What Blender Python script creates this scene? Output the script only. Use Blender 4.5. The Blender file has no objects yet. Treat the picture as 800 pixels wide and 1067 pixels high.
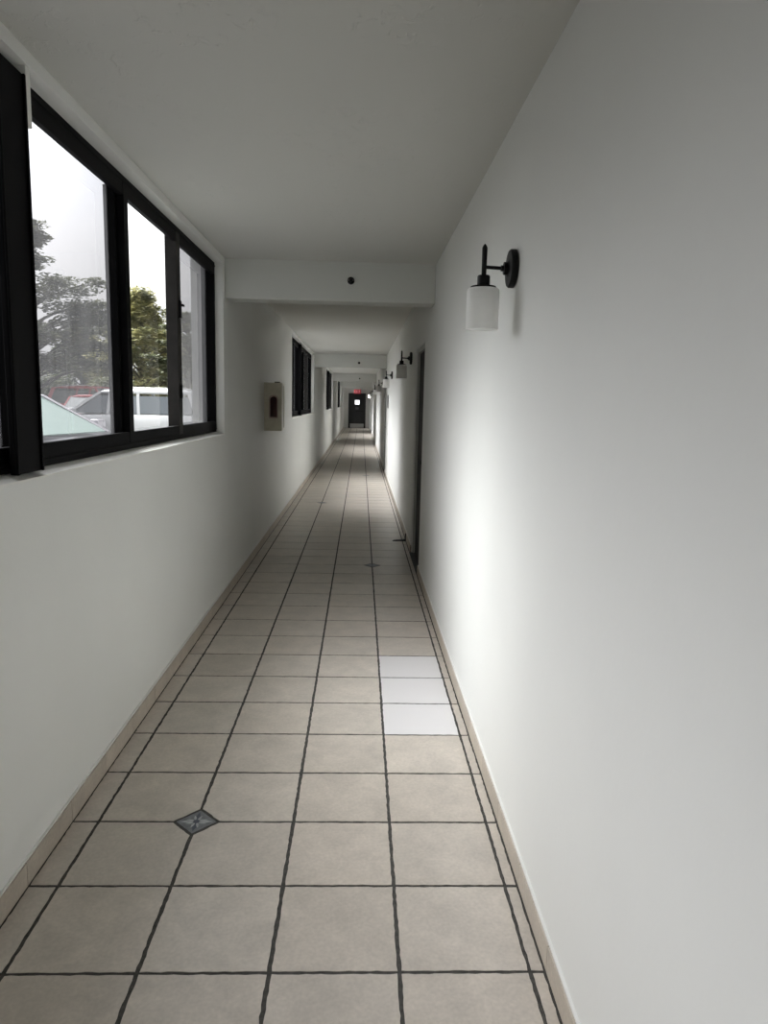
import bpy, bmesh, math, random
from mathutils import Vector, Matrix
random.seed(7)
scene = bpy.context.scene
C = scene.collection
PI = math.pi

# ------------------------------------------------------------------ helpers
def obj(name, bm, mats, parent=None, smooth=False, bevel=0.0):
    me = bpy.data.meshes.new(name)
    bmesh.ops.recalc_face_normals(bm, faces=bm.faces)
    bm.to_mesh(me); bm.free()
    if not isinstance(mats, (list, tuple)): mats = [mats]
    for m in mats: me.materials.append(m)
    o = bpy.data.objects.new(name, me); C.objects.link(o)
    if parent: o.parent = parent
    if smooth:
        for p in me.polygons: p.use_smooth = True
    if bevel:
        md = o.modifiers.new('bevel', 'BEVEL'); md.width = bevel; md.segments = 2
        md.limit_method = 'ANGLE'; md.angle_limit = math.radians(40)
    return o

def empty(name, loc=(0, 0, 0), rz=0.0):
    o = bpy.data.objects.new(name, None); C.objects.link(o)
    o.location = loc; o.rotation_euler = (0, 0, rz); o.empty_display_size = .1
    return o

def tag(o, label=None, cat=None, group=None, kind=None):
    if label: o['label'] = label
    if cat: o['category'] = cat
    if group: o['group'] = group
    if kind: o['kind'] = kind
    return o

def struct(o, label=None):
    o['kind'] = 'structure'
    if label: o['label'] = label; 
    return o

def bx(bm, x0, x1, y0, y1, z0, z1, mi=0):
    vs = [bm.verts.new((x, y, z)) for z in (z0, z1) for (x, y) in ((x0, y0), (x1, y0), (x1, y1), (x0, y1))]
    fs = [(0, 3, 2, 1), (4, 5, 6, 7), (0, 1, 5, 4), (1, 2, 6, 5), (2, 3, 7, 6), (3, 0, 4, 7)]
    out = []
    for f in fs:
        fc = bm.faces.new([vs[i] for i in f]); fc.material_index = mi; out.append(fc)
    return out

def tube(bm, pts, rads, n=16, mi=0, caps=True):
    """generalised tube through pts with radii"""
    pts = [Vector(p) for p in pts]
    rings = []
    up0 = None
    for i, p in enumerate(pts):
        a = pts[max(i - 1, 0)]; b = pts[min(i + 1, len(pts) - 1)]
        t = (b - a)
        if t.length < 1e-9: t = Vector((0, 0, 1))
        t.normalize()
        ref = up0 if up0 is not None else (Vector((0, 0, 1)) if abs(t.z) < .9 else Vector((1, 0, 0)))
        u = t.cross(ref)
        if u.length < 1e-6: u = t.cross(Vector((0, 1, 0)))
        u.normalize(); v = t.cross(u).normalized()
        up0 = v.cross(t) if False else ref
        r = rads[i] if isinstance(rads, (list, tuple)) else rads
        rings.append([bm.verts.new(p + (u * math.cos(2 * PI * k / n) + v * math.sin(2 * PI * k / n)) * r) for k in range(n)])
    for i in range(len(rings) - 1):
        for k in range(n):
            f = bm.faces.new([rings[i][k], rings[i][(k + 1) % n], rings[i + 1][(k + 1) % n], rings[i + 1][k]])
            f.material_index = mi
    if caps:
        for r in (rings[0], rings[-1]):
            f = bm.faces.new(r); f.material_index = mi

def lathe(bm, prof, n=32, org=(0, 0, 0), axis='z', mi=0, cap0=False, cap1=False):
    """prof: list of (r, h) revolved about an axis through org"""
    rings = []
    for r, h in prof:
        ring = []
        for k in range(n):
            a = 2 * PI * k / n
            c, s = r * math.cos(a), r * math.sin(a)
            if axis == 'z': p = (c, s, h)
            elif axis == 'x': p = (h, c, s)
            else: p = (c, h, s)
            ring.append(bm.verts.new((p[0] + org[0], p[1] + org[1], p[2] + org[2])))
        rings.append(ring)
    for i in range(len(rings) - 1):
        for k in range(n):
            f = bm.faces.new([rings[i][k], rings[i][(k + 1) % n], rings[i + 1][(k + 1) % n], rings[i + 1][k]])
            f.material_index = mi
    if cap0: bm.faces.new(rings[0]).material_index = mi
    if cap1: bm.faces.new(rings[-1]).material_index = mi

# ------------------------------------------------------------------ materials
def newmat(name):
    m = bpy.data.materials.new(name); m.use_nodes = True
    nt = m.node_tree
    return m, nt, nt.nodes['Principled BSDF'], nt.nodes['Material Output']

def mat(name, col, rough=.5, metal=0., noise=0., nscale=20., bump=0., bscale=60., spec=.5, emis=None, estr=0., coat=0.):
    m, nt, b, out = newmat(name)
    b.inputs['Base Color'].default_value = (*col, 1)
    b.inputs['Roughness'].default_value = rough
    b.inputs['Metallic'].default_value = metal
    b.inputs['Specular IOR Level'].default_value = spec
    b.inputs['Coat Weight'].default_value = coat
    tc = nt.nodes.new('ShaderNodeTexCoord')
    if noise:
        n = nt.nodes.new('ShaderNodeTexNoise'); n.inputs['Scale'].default_value = nscale; n.inputs['Detail'].default_value = 5
        r = nt.nodes.new('ShaderNodeMapRange'); r.inputs['From Min'].default_value = .3; r.inputs['From Max'].default_value = .7
        r.inputs['To Min'].default_value = 1 - noise; r.inputs['To Max'].default_value = 1 + noise * .5
        mx = nt.nodes.new('ShaderNodeMix'); mx.data_type = 'RGBA'; mx.blend_type = 'MULTIPLY'; mx.inputs['Factor'].default_value = 1
        mx.inputs['A'].default_value = (*col, 1)
        nt.links.new(tc.outputs['Object'], n.inputs['Vector']); nt.links.new(n.outputs['Fac'], r.inputs['Value'])
        nt.links.new(r.outputs['Result'], mx.inputs['B']); nt.links.new(mx.outputs['Result'], b.inputs['Base Color'])
    if bump:
        n2 = nt.nodes.new('ShaderNodeTexNoise'); n2.inputs['Scale'].default_value = bscale; n2.inputs['Detail'].default_value = 4
        bp = nt.nodes.new('ShaderNodeBump'); bp.inputs['Strength'].default_value = bump; bp.inputs['Distance'].default_value = .004
        nt.links.new(tc.outputs['Object'], n2.inputs['Vector']); nt.links.new(n2.outputs['Fac'], bp.inputs['Height'])
        nt.links.new(bp.outputs['Normal'], b.inputs['Normal'])
    if emis:
        b.inputs['Emission Color'].default_value = (*emis, 1); b.inputs['Emission Strength'].default_value = estr
    return m

def ceiling_mat():
    m, nt, b, out = newmat('knockdown_ceiling')
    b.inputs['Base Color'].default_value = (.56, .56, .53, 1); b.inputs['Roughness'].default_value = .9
    tc = nt.nodes.new('ShaderNodeTexCoord')
    mp = nt.nodes.new('ShaderNodeMapping'); mp.inputs['Scale'].default_value = (1, .75, 1)
    n = nt.nodes.new('ShaderNodeTexNoise'); n.inputs['Scale'].default_value = 22; n.inputs['Detail'].default_value = 6; n.inputs['Distortion'].default_value = 1.1
    n2 = nt.nodes.new('ShaderNodeTexNoise'); n2.inputs['Scale'].default_value = 2.3; n2.inputs['Detail'].default_value = 2
    r = nt.nodes.new('ShaderNodeMapRange'); r.inputs['From Min'].default_value = .56; r.inputs['From Max'].default_value = .66
    r2 = nt.nodes.new('ShaderNodeMapRange'); r2.inputs['From Min'].default_value = .45; r2.inputs['From Max'].default_value = .62
    mu = nt.nodes.new('ShaderNodeMath'); mu.operation = 'MULTIPLY'
    bp = nt.nodes.new('ShaderNodeBump'); bp.inputs['Strength'].default_value = .6; bp.inputs['Distance'].default_value = .004
    L = nt.links.new
    L(tc.outputs['Object'], mp.inputs['Vector']); L(mp.outputs['Vector'], n.inputs['Vector']); L(tc.outputs['Object'], n2.inputs['Vector'])
    L(n.outputs['Fac'], r.inputs['Value']); L(n2.outputs['Fac'], r2.inputs['Value'])
    L(r.outputs['Result'], mu.inputs[0]); L(r2.outputs['Result'], mu.inputs[1])
    L(mu.outputs[0], bp.inputs['Height']); L(bp.outputs['Normal'], b.inputs['Normal'])
    return m

def tile_mat(name, base, amount=1.0, rough=.34):
    m, nt, b, out = newmat(name)
    L = nt.links.new
    tc = nt.nodes.new('ShaderNodeTexCoord')
    n1 = nt.nodes.new('ShaderNodeTexNoise'); n1.inputs['Scale'].default_value = 7; n1.inputs['Detail'].default_value = 8; n1.inputs['Roughness'].default_value = .65; n1.inputs['Distortion'].default_value = .4
    n2 = nt.nodes.new('ShaderNodeTexNoise'); n2.inputs['Scale'].default_value = 90; n2.inputs['Detail'].default_value = 3
    at = nt.nodes.new('ShaderNodeAttribute'); at.attribute_name = 'tone'
    rmp = nt.nodes.new('ShaderNodeValToRGB')
    c = base
    rmp.color_ramp.elements[0].position = .3; rmp.color_ramp.elements[0].color = (c[0] * .84, c[1] * .83, c[2] * .82, 1)
    rmp.color_ramp.elements[1].position = .72; rmp.color_ramp.elements[1].color = (c[0] * 1.12, c[1] * 1.10, c[2] * 1.08, 1)
    L(tc.outputs['Object'], n1.inputs['Vector']); L(tc.outputs['Object'], n2.inputs['Vector'])
    L(n1.outputs['Fac'], rmp.inputs['Fac'])
    mr = nt.nodes.new('ShaderNodeMapRange'); mr.inputs['From Min'].default_value = .3; mr.inputs['From Max'].default_value = .7
    mr.inputs['To Min'].default_value = .93; mr.inputs['To Max'].default_value = 1.06
    L(n2.outputs['Fac'], mr.inputs['Value'])
    m1 = nt.nodes.new('ShaderNodeMix'); m1.data_type = 'RGBA'; m1.blend_type = 'MULTIPLY'; m1.inputs['Factor'].default_value = amount
    L(rmp.outputs['Color'], m1.inputs['A']); L(mr.outputs['Result'], m1.inputs['B'])
    m2 = nt.nodes.new('ShaderNodeMix'); m2.data_type = 'RGBA'; m2.blend_type = 'MULTIPLY'; m2.inputs['Factor'].default_value = 1
    L(m1.outputs['Result'], m2.inputs['A']); L(at.outputs['Color'], m2.inputs['B'])
    # small dark chips
    v = nt.nodes.new('ShaderNodeTexVoronoi'); v.inputs['Scale'].default_value = 3.1; v.inputs['Randomness'].default_value = 1
    L(tc.outputs['Object'], v.inputs['Vector'])
    lt = nt.nodes.new('ShaderNodeMath'); lt.operation = 'LESS_THAN'; lt.inputs[1].default_value = .011
    L(v.outputs['Distance'], lt.inputs[0])
    m3 = nt.nodes.new('ShaderNodeMix'); m3.data_type = 'RGBA'
    L(lt.outputs[0], m3.inputs['Factor']); L(m2.outputs['Result'], m3.inputs['A']); m3.inputs['B'].default_value = (.10, .085, .07, 1)
    L(m3.outputs['Result'], b.inputs['Base Color'])
    rr = nt.nodes.new('ShaderNodeMapRange'); rr.inputs['From Min'].default_value = .3; rr.inputs['From Max'].default_value = .7
    rr.inputs['To Min'].default_value = rough - .05; rr.inputs['To Max'].default_value = rough + .1
    L(n1.outputs['Fac'], rr.inputs['Value']); L(rr.outputs['Result'], b.inputs['Roughness'])
    bp = nt.nodes.new('ShaderNodeBump'); bp.inputs['Strength'].default_value = .12; bp.inputs['Distance'].default_value = .002
    L(n2.outputs['Fac'], bp.inputs['Height']); L(bp.outputs['Normal'], b.inputs['Normal'])
    return m

def glass_mat(name, tint, haze=0.0, hazecol=(.8, .8, .8)):
    """window pane: straight-through transmission, a mirror coat, and for the dirty / screened panes a share of scattering cloth"""
    m, nt, b, out = newmat(name)
    nt.nodes.remove(b)
    L = nt.links.new
    tr = nt.nodes.new('ShaderNodeBsdfTransparent'); tr.inputs['Color'].default_value = (*tint, 1)
    gl = nt.nodes.new('ShaderNodeBsdfGlossy'); gl.inputs['Roughness'].default_value = .02
    lw = nt.nodes.new('ShaderNodeLayerWeight'); lw.inputs['Blend'].default_value = .5
    pw = nt.nodes.new('ShaderNodeMath'); pw.operation = 'POWER'; pw.inputs[1].default_value = 5
    fr = nt.nodes.new('ShaderNodeMath'); fr.operation = 'MULTIPLY_ADD'; fr.inputs[1].default_value = .92; fr.inputs[2].default_value = .06
    L(lw.outputs['Facing'], pw.inputs[0]); L(pw.outputs[0], fr.inputs[0])
    mx = nt.nodes.new('ShaderNodeMixShader')
    if haze:
        tl = nt.nodes.new('ShaderNodeBsdfTranslucent'); tl.inputs['Color'].default_value = (*hazecol, 1)
        df = nt.nodes.new('ShaderNodeBsdfDiffuse'); df.inputs['Color'].default_value = (*hazecol, 1)
        ms = nt.nodes.new('ShaderNodeMixShader'); ms.inputs['Fac'].default_value = .5
        L(tl.outputs[0], ms.inputs[1]); L(df.outputs[0], ms.inputs[2])
        mh = nt.nodes.new('ShaderNodeMixShader')
        tc = nt.nodes.new('ShaderNodeTexCoord'); mp = nt.nodes.new('ShaderNodeMapping'); mp.inputs['Scale'].default_value = (1, 9, .9)
        n = nt.nodes.new('ShaderNodeTexNoise'); n.inputs['Scale'].default_value = 3
        mr = nt.nodes.new('ShaderNodeMapRange'); mr.inputs['From Min'].default_value = .3; mr.inputs['From Max'].default_value = .7
        mr.inputs['To Min'].default_value = haze * .8; mr.inputs['To Max'].default_value = haze * 1.2
        L(tc.outputs['Object'], mp.inputs['Vector']); L(mp.outputs['Vector'], n.inputs['Vector']); L(n.outputs['Fac'], mr.inputs['Value'])
        L(mr.outputs['Result'], mh.inputs['Fac']); L(tr.outputs[0], mh.inputs[1]); L(ms.outputs[0], mh.inputs[2])
        base = mh
    else:
        base = tr
    L(fr.outputs[0], mx.inputs['Fac']); L(base.outputs[0], mx.inputs[1]); L(gl.outputs[0], mx.inputs[2])
    L(mx.outputs[0], out.inputs['Surface'])
    return m

M = {}
M['wall'] = mat('painted_wall', (.76, .765, .74), .62, noise=.025, nscale=1.7, bump=.12, bscale=30)
M['beam'] = mat('painted_beam', (.60, .61, .58), .7, bump=.2, bscale=40)
M['ceil'] = ceiling_mat()
M['tile'] = tile_mat('beige_ceramic', (.55, .505, .45), rough=.36)
M['white_tile'] = mat('white_replacement_ceramic', (.70, .68, .68), .3)
M['grout'] = mat('dark_grout', (.060, .056, .050), .85, noise=.5, nscale=60)
M['base_tile'] = tile_mat('baseboard_ceramic', (.50, .45, .39), 1, .45)
M['base_grout'] = mat('baseboard_grout', (.07, .06, .05), .8)
M['caulk'] = mat('white_caulk', (.75, .75, .73), .5)
M['inlay'] = mat('inlay_slate_blue', (.16, .17, .18), .5, noise=.3, nscale=60)
M['inlay_light'] = mat('inlay_pale_grey', (.36, .37, .38), .5, noise=.3, nscale=80)
M['inlay_dark'] = mat('inlay_ink_blue', (.05, .06, .085), .5)
M['alu'] = mat('black_aluminium', (.0035, .0035, .004), .6, spec=.08)
M['alu2'] = mat('worn_bronze_aluminium', (.022, .020, .019), .6, spec=.2, noise=.3, nscale=14)
M['sill'] = mat('pale_sill_paint', (.80, .80, .76), .6, noise=.1, nscale=12)
M['ext'] = mat('exterior_render', (.55, .55, .54), .9, noise=.08, nscale=5)
M['glass'] = glass_mat('clear_pane', (.76, .77, .76))
M['screen'] = glass_mat('screened_pane', (.25, .25, .255), .06, (.75, .75, .77))
M['screen_light'] = glass_mat('thinly_screened_pane', (.50, .50, .505), .05, (.75, .75, .77))  # thin screens added on the other windows to tone down the far bays
M['sconce'] = mat('matte_black_metal', (.006, .006, .006), .5, spec=.25)
M['opal'] = mat('opal_glass', (.80, .80, .78), .28, spec=.5)
def opal_mat():
    m, nt, b, out = newmat('opal_shade_glass')
    b.inputs['Base Color'].default_value = (.93, .93, .92, 1); b.inputs['Roughness'].default_value = .3
    tl = nt.nodes.new('ShaderNodeBsdfTranslucent'); tl.inputs['Color'].default_value = (.97, .97, .96, 1)
    ms = nt.nodes.new('ShaderNodeMixShader'); ms.inputs['Fac'].default_value = .62
    nt.links.new(b.outputs[0], ms.inputs[1]); nt.links.new(tl.outputs[0], ms.inputs[2]); nt.links.new(ms.outputs[0], out.inputs['Surface'])
    return m
M['opal'] = opal_mat()
M['opal_lit'] = mat('opal_glass_lit', (.8, .8, .78), .3, emis=(1, .96, .88), estr=4)
M['cab'] = mat('cabinet_enamel', (.58, .55, .45), .45, noise=.15, nscale=14)
M['cab_edge'] = mat('cabinet_frame_enamel', (.75, .73, .66), .4)
M['cab_in'] = mat('cabinet_liner', (.30, .22, .20), .6)
M['red'] = mat('extinguisher_red', (.13, .010, .014), .35, coat=.3)
M['rubber'] = mat('black_rubber', (.012, .012, .012), .6)
M['chrome'] = mat('brushed_steel', (.55, .55, .55), .3, metal=1)
M['door_dark'] = mat('dark_painted_door', (.012, .0125, .014), .45)
M['door_grey'] = mat('dark_grey_door', (.010, .011, .010), .7, spec=.15)
M['casing'] = mat('casing_paint', (.42, .43, .40), .6)
M['kick'] = mat('kick_plate_steel', (.45, .45, .45), .45, metal=.6)
M['exit'] = mat('exit_sign_red', (.36, .04, .055), .5, emis=(.9, .08, .13), estr=.05)
M['exit_l'] = mat('exit_letters', (.9, .5, .5), .5, emis=(1, .40, .42), estr=.22)
M['white_pl'] = mat('white_plastic', (.7, .7, .68), .4)
M['paper'] = mat('notice_paper', (.10, .10, .11), .7)
M['plaque'] = mat('door_plaque', (.07, .07, .065), .5)
M['asphalt'] = mat('asphalt', (.16, .16, .155), .9, noise=.25, nscale=8)
M['soil'] = mat('leaf_litter_ground', (.13, .11, .07), .95, noise=.4, nscale=2)
M['car_white'] = mat('white_car_paint', (.66, .67, .68), .3, coat=.4)
M['car_silver'] = mat('silver_car_paint', (.50, .48, .52), .28, metal=.35, coat=.6)
M['car_red'] = mat('red_car_paint', (.45, .035, .04), .25, coat=.6)
M['car_black'] = mat('charcoal_car_paint', (.05, .05, .06), .25, coat=.6)
M['car_glass'] = mat('car_glass', (.16, .18, .20), .08, spec=.8)
M['car_glass_dark'] = mat('car_glass_dark', (.035, .055, .05), .08, spec=.7)
M['sunshade'] = mat('mint_windscreen', (.36, .50, .44), .3, noise=.08, nscale=10)
M['lamp'] = mat('headlamp', (.7, .72, .74), .15)
M['tail'] = mat('tail_lamp', (.4, .02, .02), .2)
M['bark'] = mat('bark', (.13, .11, .09), .9, noise=.4, nscale=6)

def leaf_mat(name, c1, c2):
    m, nt, b, out = newmat(name)
    L = nt.links.new
    oi = nt.nodes.new('ShaderNodeTexCoord'); n = nt.nodes.new('ShaderNodeTexNoise'); n.inputs['Scale'].default_value = 1.3; n.inputs['Detail'].default_value = 4
    r = nt.nodes.new('ShaderNodeValToRGB'); r.color_ramp.elements[0].position = .35; r.color_ramp.elements[1].position = .65
    r.color_ramp.elements[0].color = (*c1, 1); r.color_ramp.elements[1].color = (*c2, 1)
    L(oi.outputs['Object'], n.inputs['Vector']); L(n.outputs['Fac'], r.inputs['Fac']); L(r.outputs['Color'], b.inputs['Base Color'])
    b.inputs['Roughness'].default_value = .55
    tl = nt.nodes.new('ShaderNodeBsdfTranslucent'); L(r.outputs['Color'], tl.inputs['Color'])
    ad = nt.nodes.new('ShaderNodeMixShader'); ad.inputs['Fac'].default_value = .35
    L(b.outputs[0], ad.inputs[1]); L(tl.outputs[0], ad.inputs[2]); L(ad.outputs[0], out.inputs['Surface'])
    return m
M['leaf_olive'] = leaf_mat('olive_leaves', (.10, .12, .06), (.22, .23, .12))
M['leaf_green'] = leaf_mat('green_leaves', (.12, .15, .08), (.32, .33, .18))
M['leaf_yellow'] = leaf_mat('yellow_green_leaves', (.20, .22, .11), (.60, .56, .28))
M['leaf_dark'] = leaf_mat('dark_leaves', (.05, .065, .035), (.14, .16, .08))

# ------------------------------------------------------------------ key dimensions (metres)
T = .35
XL, XR = -1.154, .409          # wall faces
BL, BR = -1.142, .397          # baseboard faces
GE = .3544                     # last long grout line
Y0, Y1 = -8.6, 41.5            # back and far ends
ZC = 2.545
SILL, HEAD = 1.268, 2.50
WT = .235                       # outer wall thickness
XO = XL - WT
wins = [(-8.0, -6.65), (-1.25, 3.75), (9.05, 14.0), (19.55, 24.5), (29.9, 34.9), (39.4, 41.1)]
doors = [(4.57, 5.50), (13.95, 14.90), (24.35, 25.30), (34.75, 35.70)]
DH = 2.05
beams = [-6.55, 3.81, 14.15, 24.6, 35.0]
ZB = 2.26

# ------------------------------------------------------------------ floor: one mesh, each tile a raised face on the grout bed
bm = bmesh.new()
tone = bm.loops.layers.float_color.new('tone')
def poly(pts, z, mi, t):
    f = bm.faces.new([bm.verts.new((x, y, z)) for x, y in pts]); f.material_index = mi
    for l in f.loops: l[tone] = t
    return f
g = .0055
cols = [(BL + .005, -3 * T), (-3 * T, -2 * T), (-2 * T, -T), (-T, 0), (0, GE), (GE, BR - .0065)]
kmin, kmax = int(Y0 / T) - 1, int(Y1 / T) + 1
inl = {}
for q in range(-2, 9):
    k = 2 + 12 * q
    inl[(k, -2 if q % 2 == 0 else 0)] = 1
HD = .077
def jit(p, a): return (p[0] + random.uniform(-a, a), p[1] + random.uniform(-a, a))
for k in range(kmin, kmax):
    for ci, (xa, xb) in enumerate(cols):
        gg = g * (1.15 if ci in (1, 2, 3) else 1)
        x0, x1, y0, y1 = xa + (gg if ci else 0), xb - (gg if ci < 5 else 0), k * T + g, (k + 1) * T - g
        if y0 > Y1: continue
        v = random.uniform(.95, 1.04); w = random.uniform(-.008, .008)
        t = (v + w, v, v - w, 1)
        white = ci == 4 and k in (4, 5, 6)
        corners = []
        # walk round the tile, cutting a corner where an inlay sits
        for (cx, cy, i, j, sx, sy) in ((x0, y0, 0, 0, 1, 1), (x1, y0, 1, 0, -1, 1), (x1, y1, 1, 1, -1, -1), (x0, y1, 0, 1, 1, -1)):
            gi = ci - 4 + i      # index of the long grout line at this corner
            if ci in (1, 2, 3, 4) and (k + j, gi) in inl:
                a = (cx + sx * HD, cy); b_ = (cx, cy + sy * HD)
                corners += [b_, a] if (i, j) in ((0, 0), (1, 1)) else [a, b_]
            else:
                corners.append((cx, cy))
        if k < 14:
            pts = []
            for n_ in range(len(corners)):
                a, b_ = corners[n_], corners[(n_ + 1) % len(corners)]
                L_ = math.hypot(b_[0] - a[0], b_[1] - a[1]); m_ = max(1, int(L_ / .018))
                for s in range(m_):
                    p = (a[0] + (b_[0] - a[0]) * s / m_, a[1] + (b_[1] - a[1]) * s / m_)
                    pts.append(jit(p, .0016))
        else:
            pts = corners
        top = poly(pts, .003, 1 if white else 0, (1, 1, 1, 1) if white else t)
        r = bmesh.ops.extrude_face_region(bm, geom=[top])
        for v_ in r['geom']:
            if isinstance(v_, bmesh.types.BMVert): v_.co.z += .0
        for v_ in top.verts: v_.co.z = .0005
bx(bm, BL - .012, BR + .012, Y0, Y1, -.08, .0012, 2)
# inlays: dark border, slate diamond, pale four-petal flower with ink centre
for (k, gi) in inl:
    cx, cy = gi * T, k * T
    if cy > Y1 or cy < Y0: continue
    def dia(r, z, mi, rot=0):
        poly([(cx + r * math.cos(a + rot), cy + r * math.sin(a + rot)) for a in (0, PI / 2, PI, 3 * PI / 2)], z, mi, (1, 1, 1, 1))
    dia(.080, .0016, 2); dia(.072, .0032, 3)
    for q in range(4):
        a = q * PI / 2 + PI / 4
        for sgn in (-1, 1):
            b_ = a + sgn * .45
            poly([(cx + .006 * math.cos(a), cy + .006 * math.sin(a)), (cx + .022 * math.cos(b_ - .28), cy + .022 * math.sin(b_ - .28)),
                  (cx + .041 * math.cos(b_), cy + .041 * math.sin(b_)), (cx + .022 * math.cos(b_ + .28), cy + .022 * math.sin(b_ + .28))], .0036, 4, (1, 1, 1, 1))
        a = q * PI / 2
        poly([(cx + .010 * math.cos(a), cy + .010 * math.sin(a)), (cx + .036 * math.cos(a - .22), cy + .036 * math.sin(a - .22)),
              (cx + .060 * math.cos(a), cy + .060 * math.sin(a)), (cx + .036 * math.cos(a + .22), cy + .036 * math.sin(a + .22))], .0038, 5 if q % 2 else 4, (1, 1, 1, 1))
    poly([(cx + .012 * math.cos(2 * PI * i / 10), cy + .012 * math.sin(2 * PI * i / 10)) for i in range(10)], .0042, 5, (1, 1, 1, 1))
struct(obj('floor', bm, [M['tile'], M['white_tile'], M['grout'], M['inlay'], M['inlay_light'], M['inlay_dark']]),
       'beige ceramic tile floor with dark grout, three white replacement tiles and small blue diamond inlays')

# ------------------------------------------------------------------ walls
bm = bmesh.new()
prev = Y0 - .2
for a, b_ in wins:
    bx(bm, XO, XL, prev, a, -.08, ZC + .15)
    bx(bm, XO, XL, a, b_, -.08, SILL - .008)
    bx(bm, XL - .10, XL, a, b_, HEAD, ZC + .15); bx(bm, XO, XL - .10, a, b_, 2.62, ZC + .15)
    prev = b_
bx(bm, XO, XL, prev, Y1 + .2, -.08, ZC + .15)
struct(obj('wall_left', bm, M['wall']), 'pale grey painted wall with the windows')

bm = bmesh.new()
prev = Y0 - .2
for a, b_ in doors:
    bx(bm, XR, XR + .2, prev, a, -.08, ZC + .15)
    bx(bm, XR, XR + .2, a, b_, DH, ZC + .15)
    bx(bm, XR + .13, XR + .2, a, b_, -.08, DH)
    prev = b_
bx(bm, XR, XR + .2, prev, Y1 + .2, -.08, ZC + .15)
struct(obj('wall_right', bm, M['wall']), 'smooth pale painted wall with wall lights and recessed doors')

bm = bmesh.new(); bx(bm, XL, XR, Y1, Y1 + .2, -.08, ZC + .15)
struct(obj('wall_far', bm, M['wall']), 'short end wall around the dark door')
bm = bmesh.new(); bx(bm, XL, XR, Y0 - .2, Y0, -.08, ZC + .15)
struct(obj('wall_back', bm, M['wall']))
bm = bmesh.new(); bx(bm, XO, XR + .2, Y0 - .2, Y1 + .2, ZC, ZC + .3)
struct(obj('ceiling', bm, M['ceil']), 'knockdown textured grey-white ceiling')
# cut of ceiling edges: walls run up behind the slab's underside
for i, y in enumerate(beams):
    bm = bmesh.new(); bx(bm, XL, XR, y, y + .22, ZB, ZC + .02)
    struct(obj('trim_%d' % (i + 1), bm, M['beam'], bevel=.006), 'painted cross beam below the ceiling')

# baseboards: ceramic tiles with thin joints and a caulk bead
def baseboard(name, xw, xf, gaps):
    bm = bmesh.new(); tn = bm.loops.layers.float_color.new('tone')
    s = 1 if xf > xw else -1
    segs = []; p = Y0
    for a, b_ in gaps: segs.append((p, a)); p = b_
    segs.append((p, Y1))
    for a, b_ in segs:
        x0, x1 = min(xw, xf - s * .0015), max(xw, xf - s * .0015)
        for f in bx(bm, x0, x1, a, b_, -.01, .079, 1):
            for l in f.loops: l[tn] = (1, 1, 1, 1)
        k = math.floor(a / T)
        while k * T < b_:
            ya, yb = max(a, k * T + .0018), min(b_, (k + 1) * T - .0018)
            if yb - ya > .01:
                t = random.uniform(.92, 1.06)
                for f in bx(bm, min(xw, xf), max(xw, xf), ya, yb, .0036, .080, 0):
                    for l in f.loops: l[tn] = (t, t, t * .99, 1)
            k += 1
        x2 = xw + s * .004
        for f in bx(bm, min(xw, x2 + s * .003), max(xw, x2 + s * .003), a, b_, .0795, .087, 2):
            for l in f.loops: l[tn] = (1, 1, 1, 1)
    return struct(obj(name, bm, [M['base_tile'], M['base_grout'], M['caulk']]), 'beige ceramic tile skirting')
baseboard('baseboard_left', XL, BL, [])
baseboard('baseboard_right', XR, BR, doors)

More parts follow.
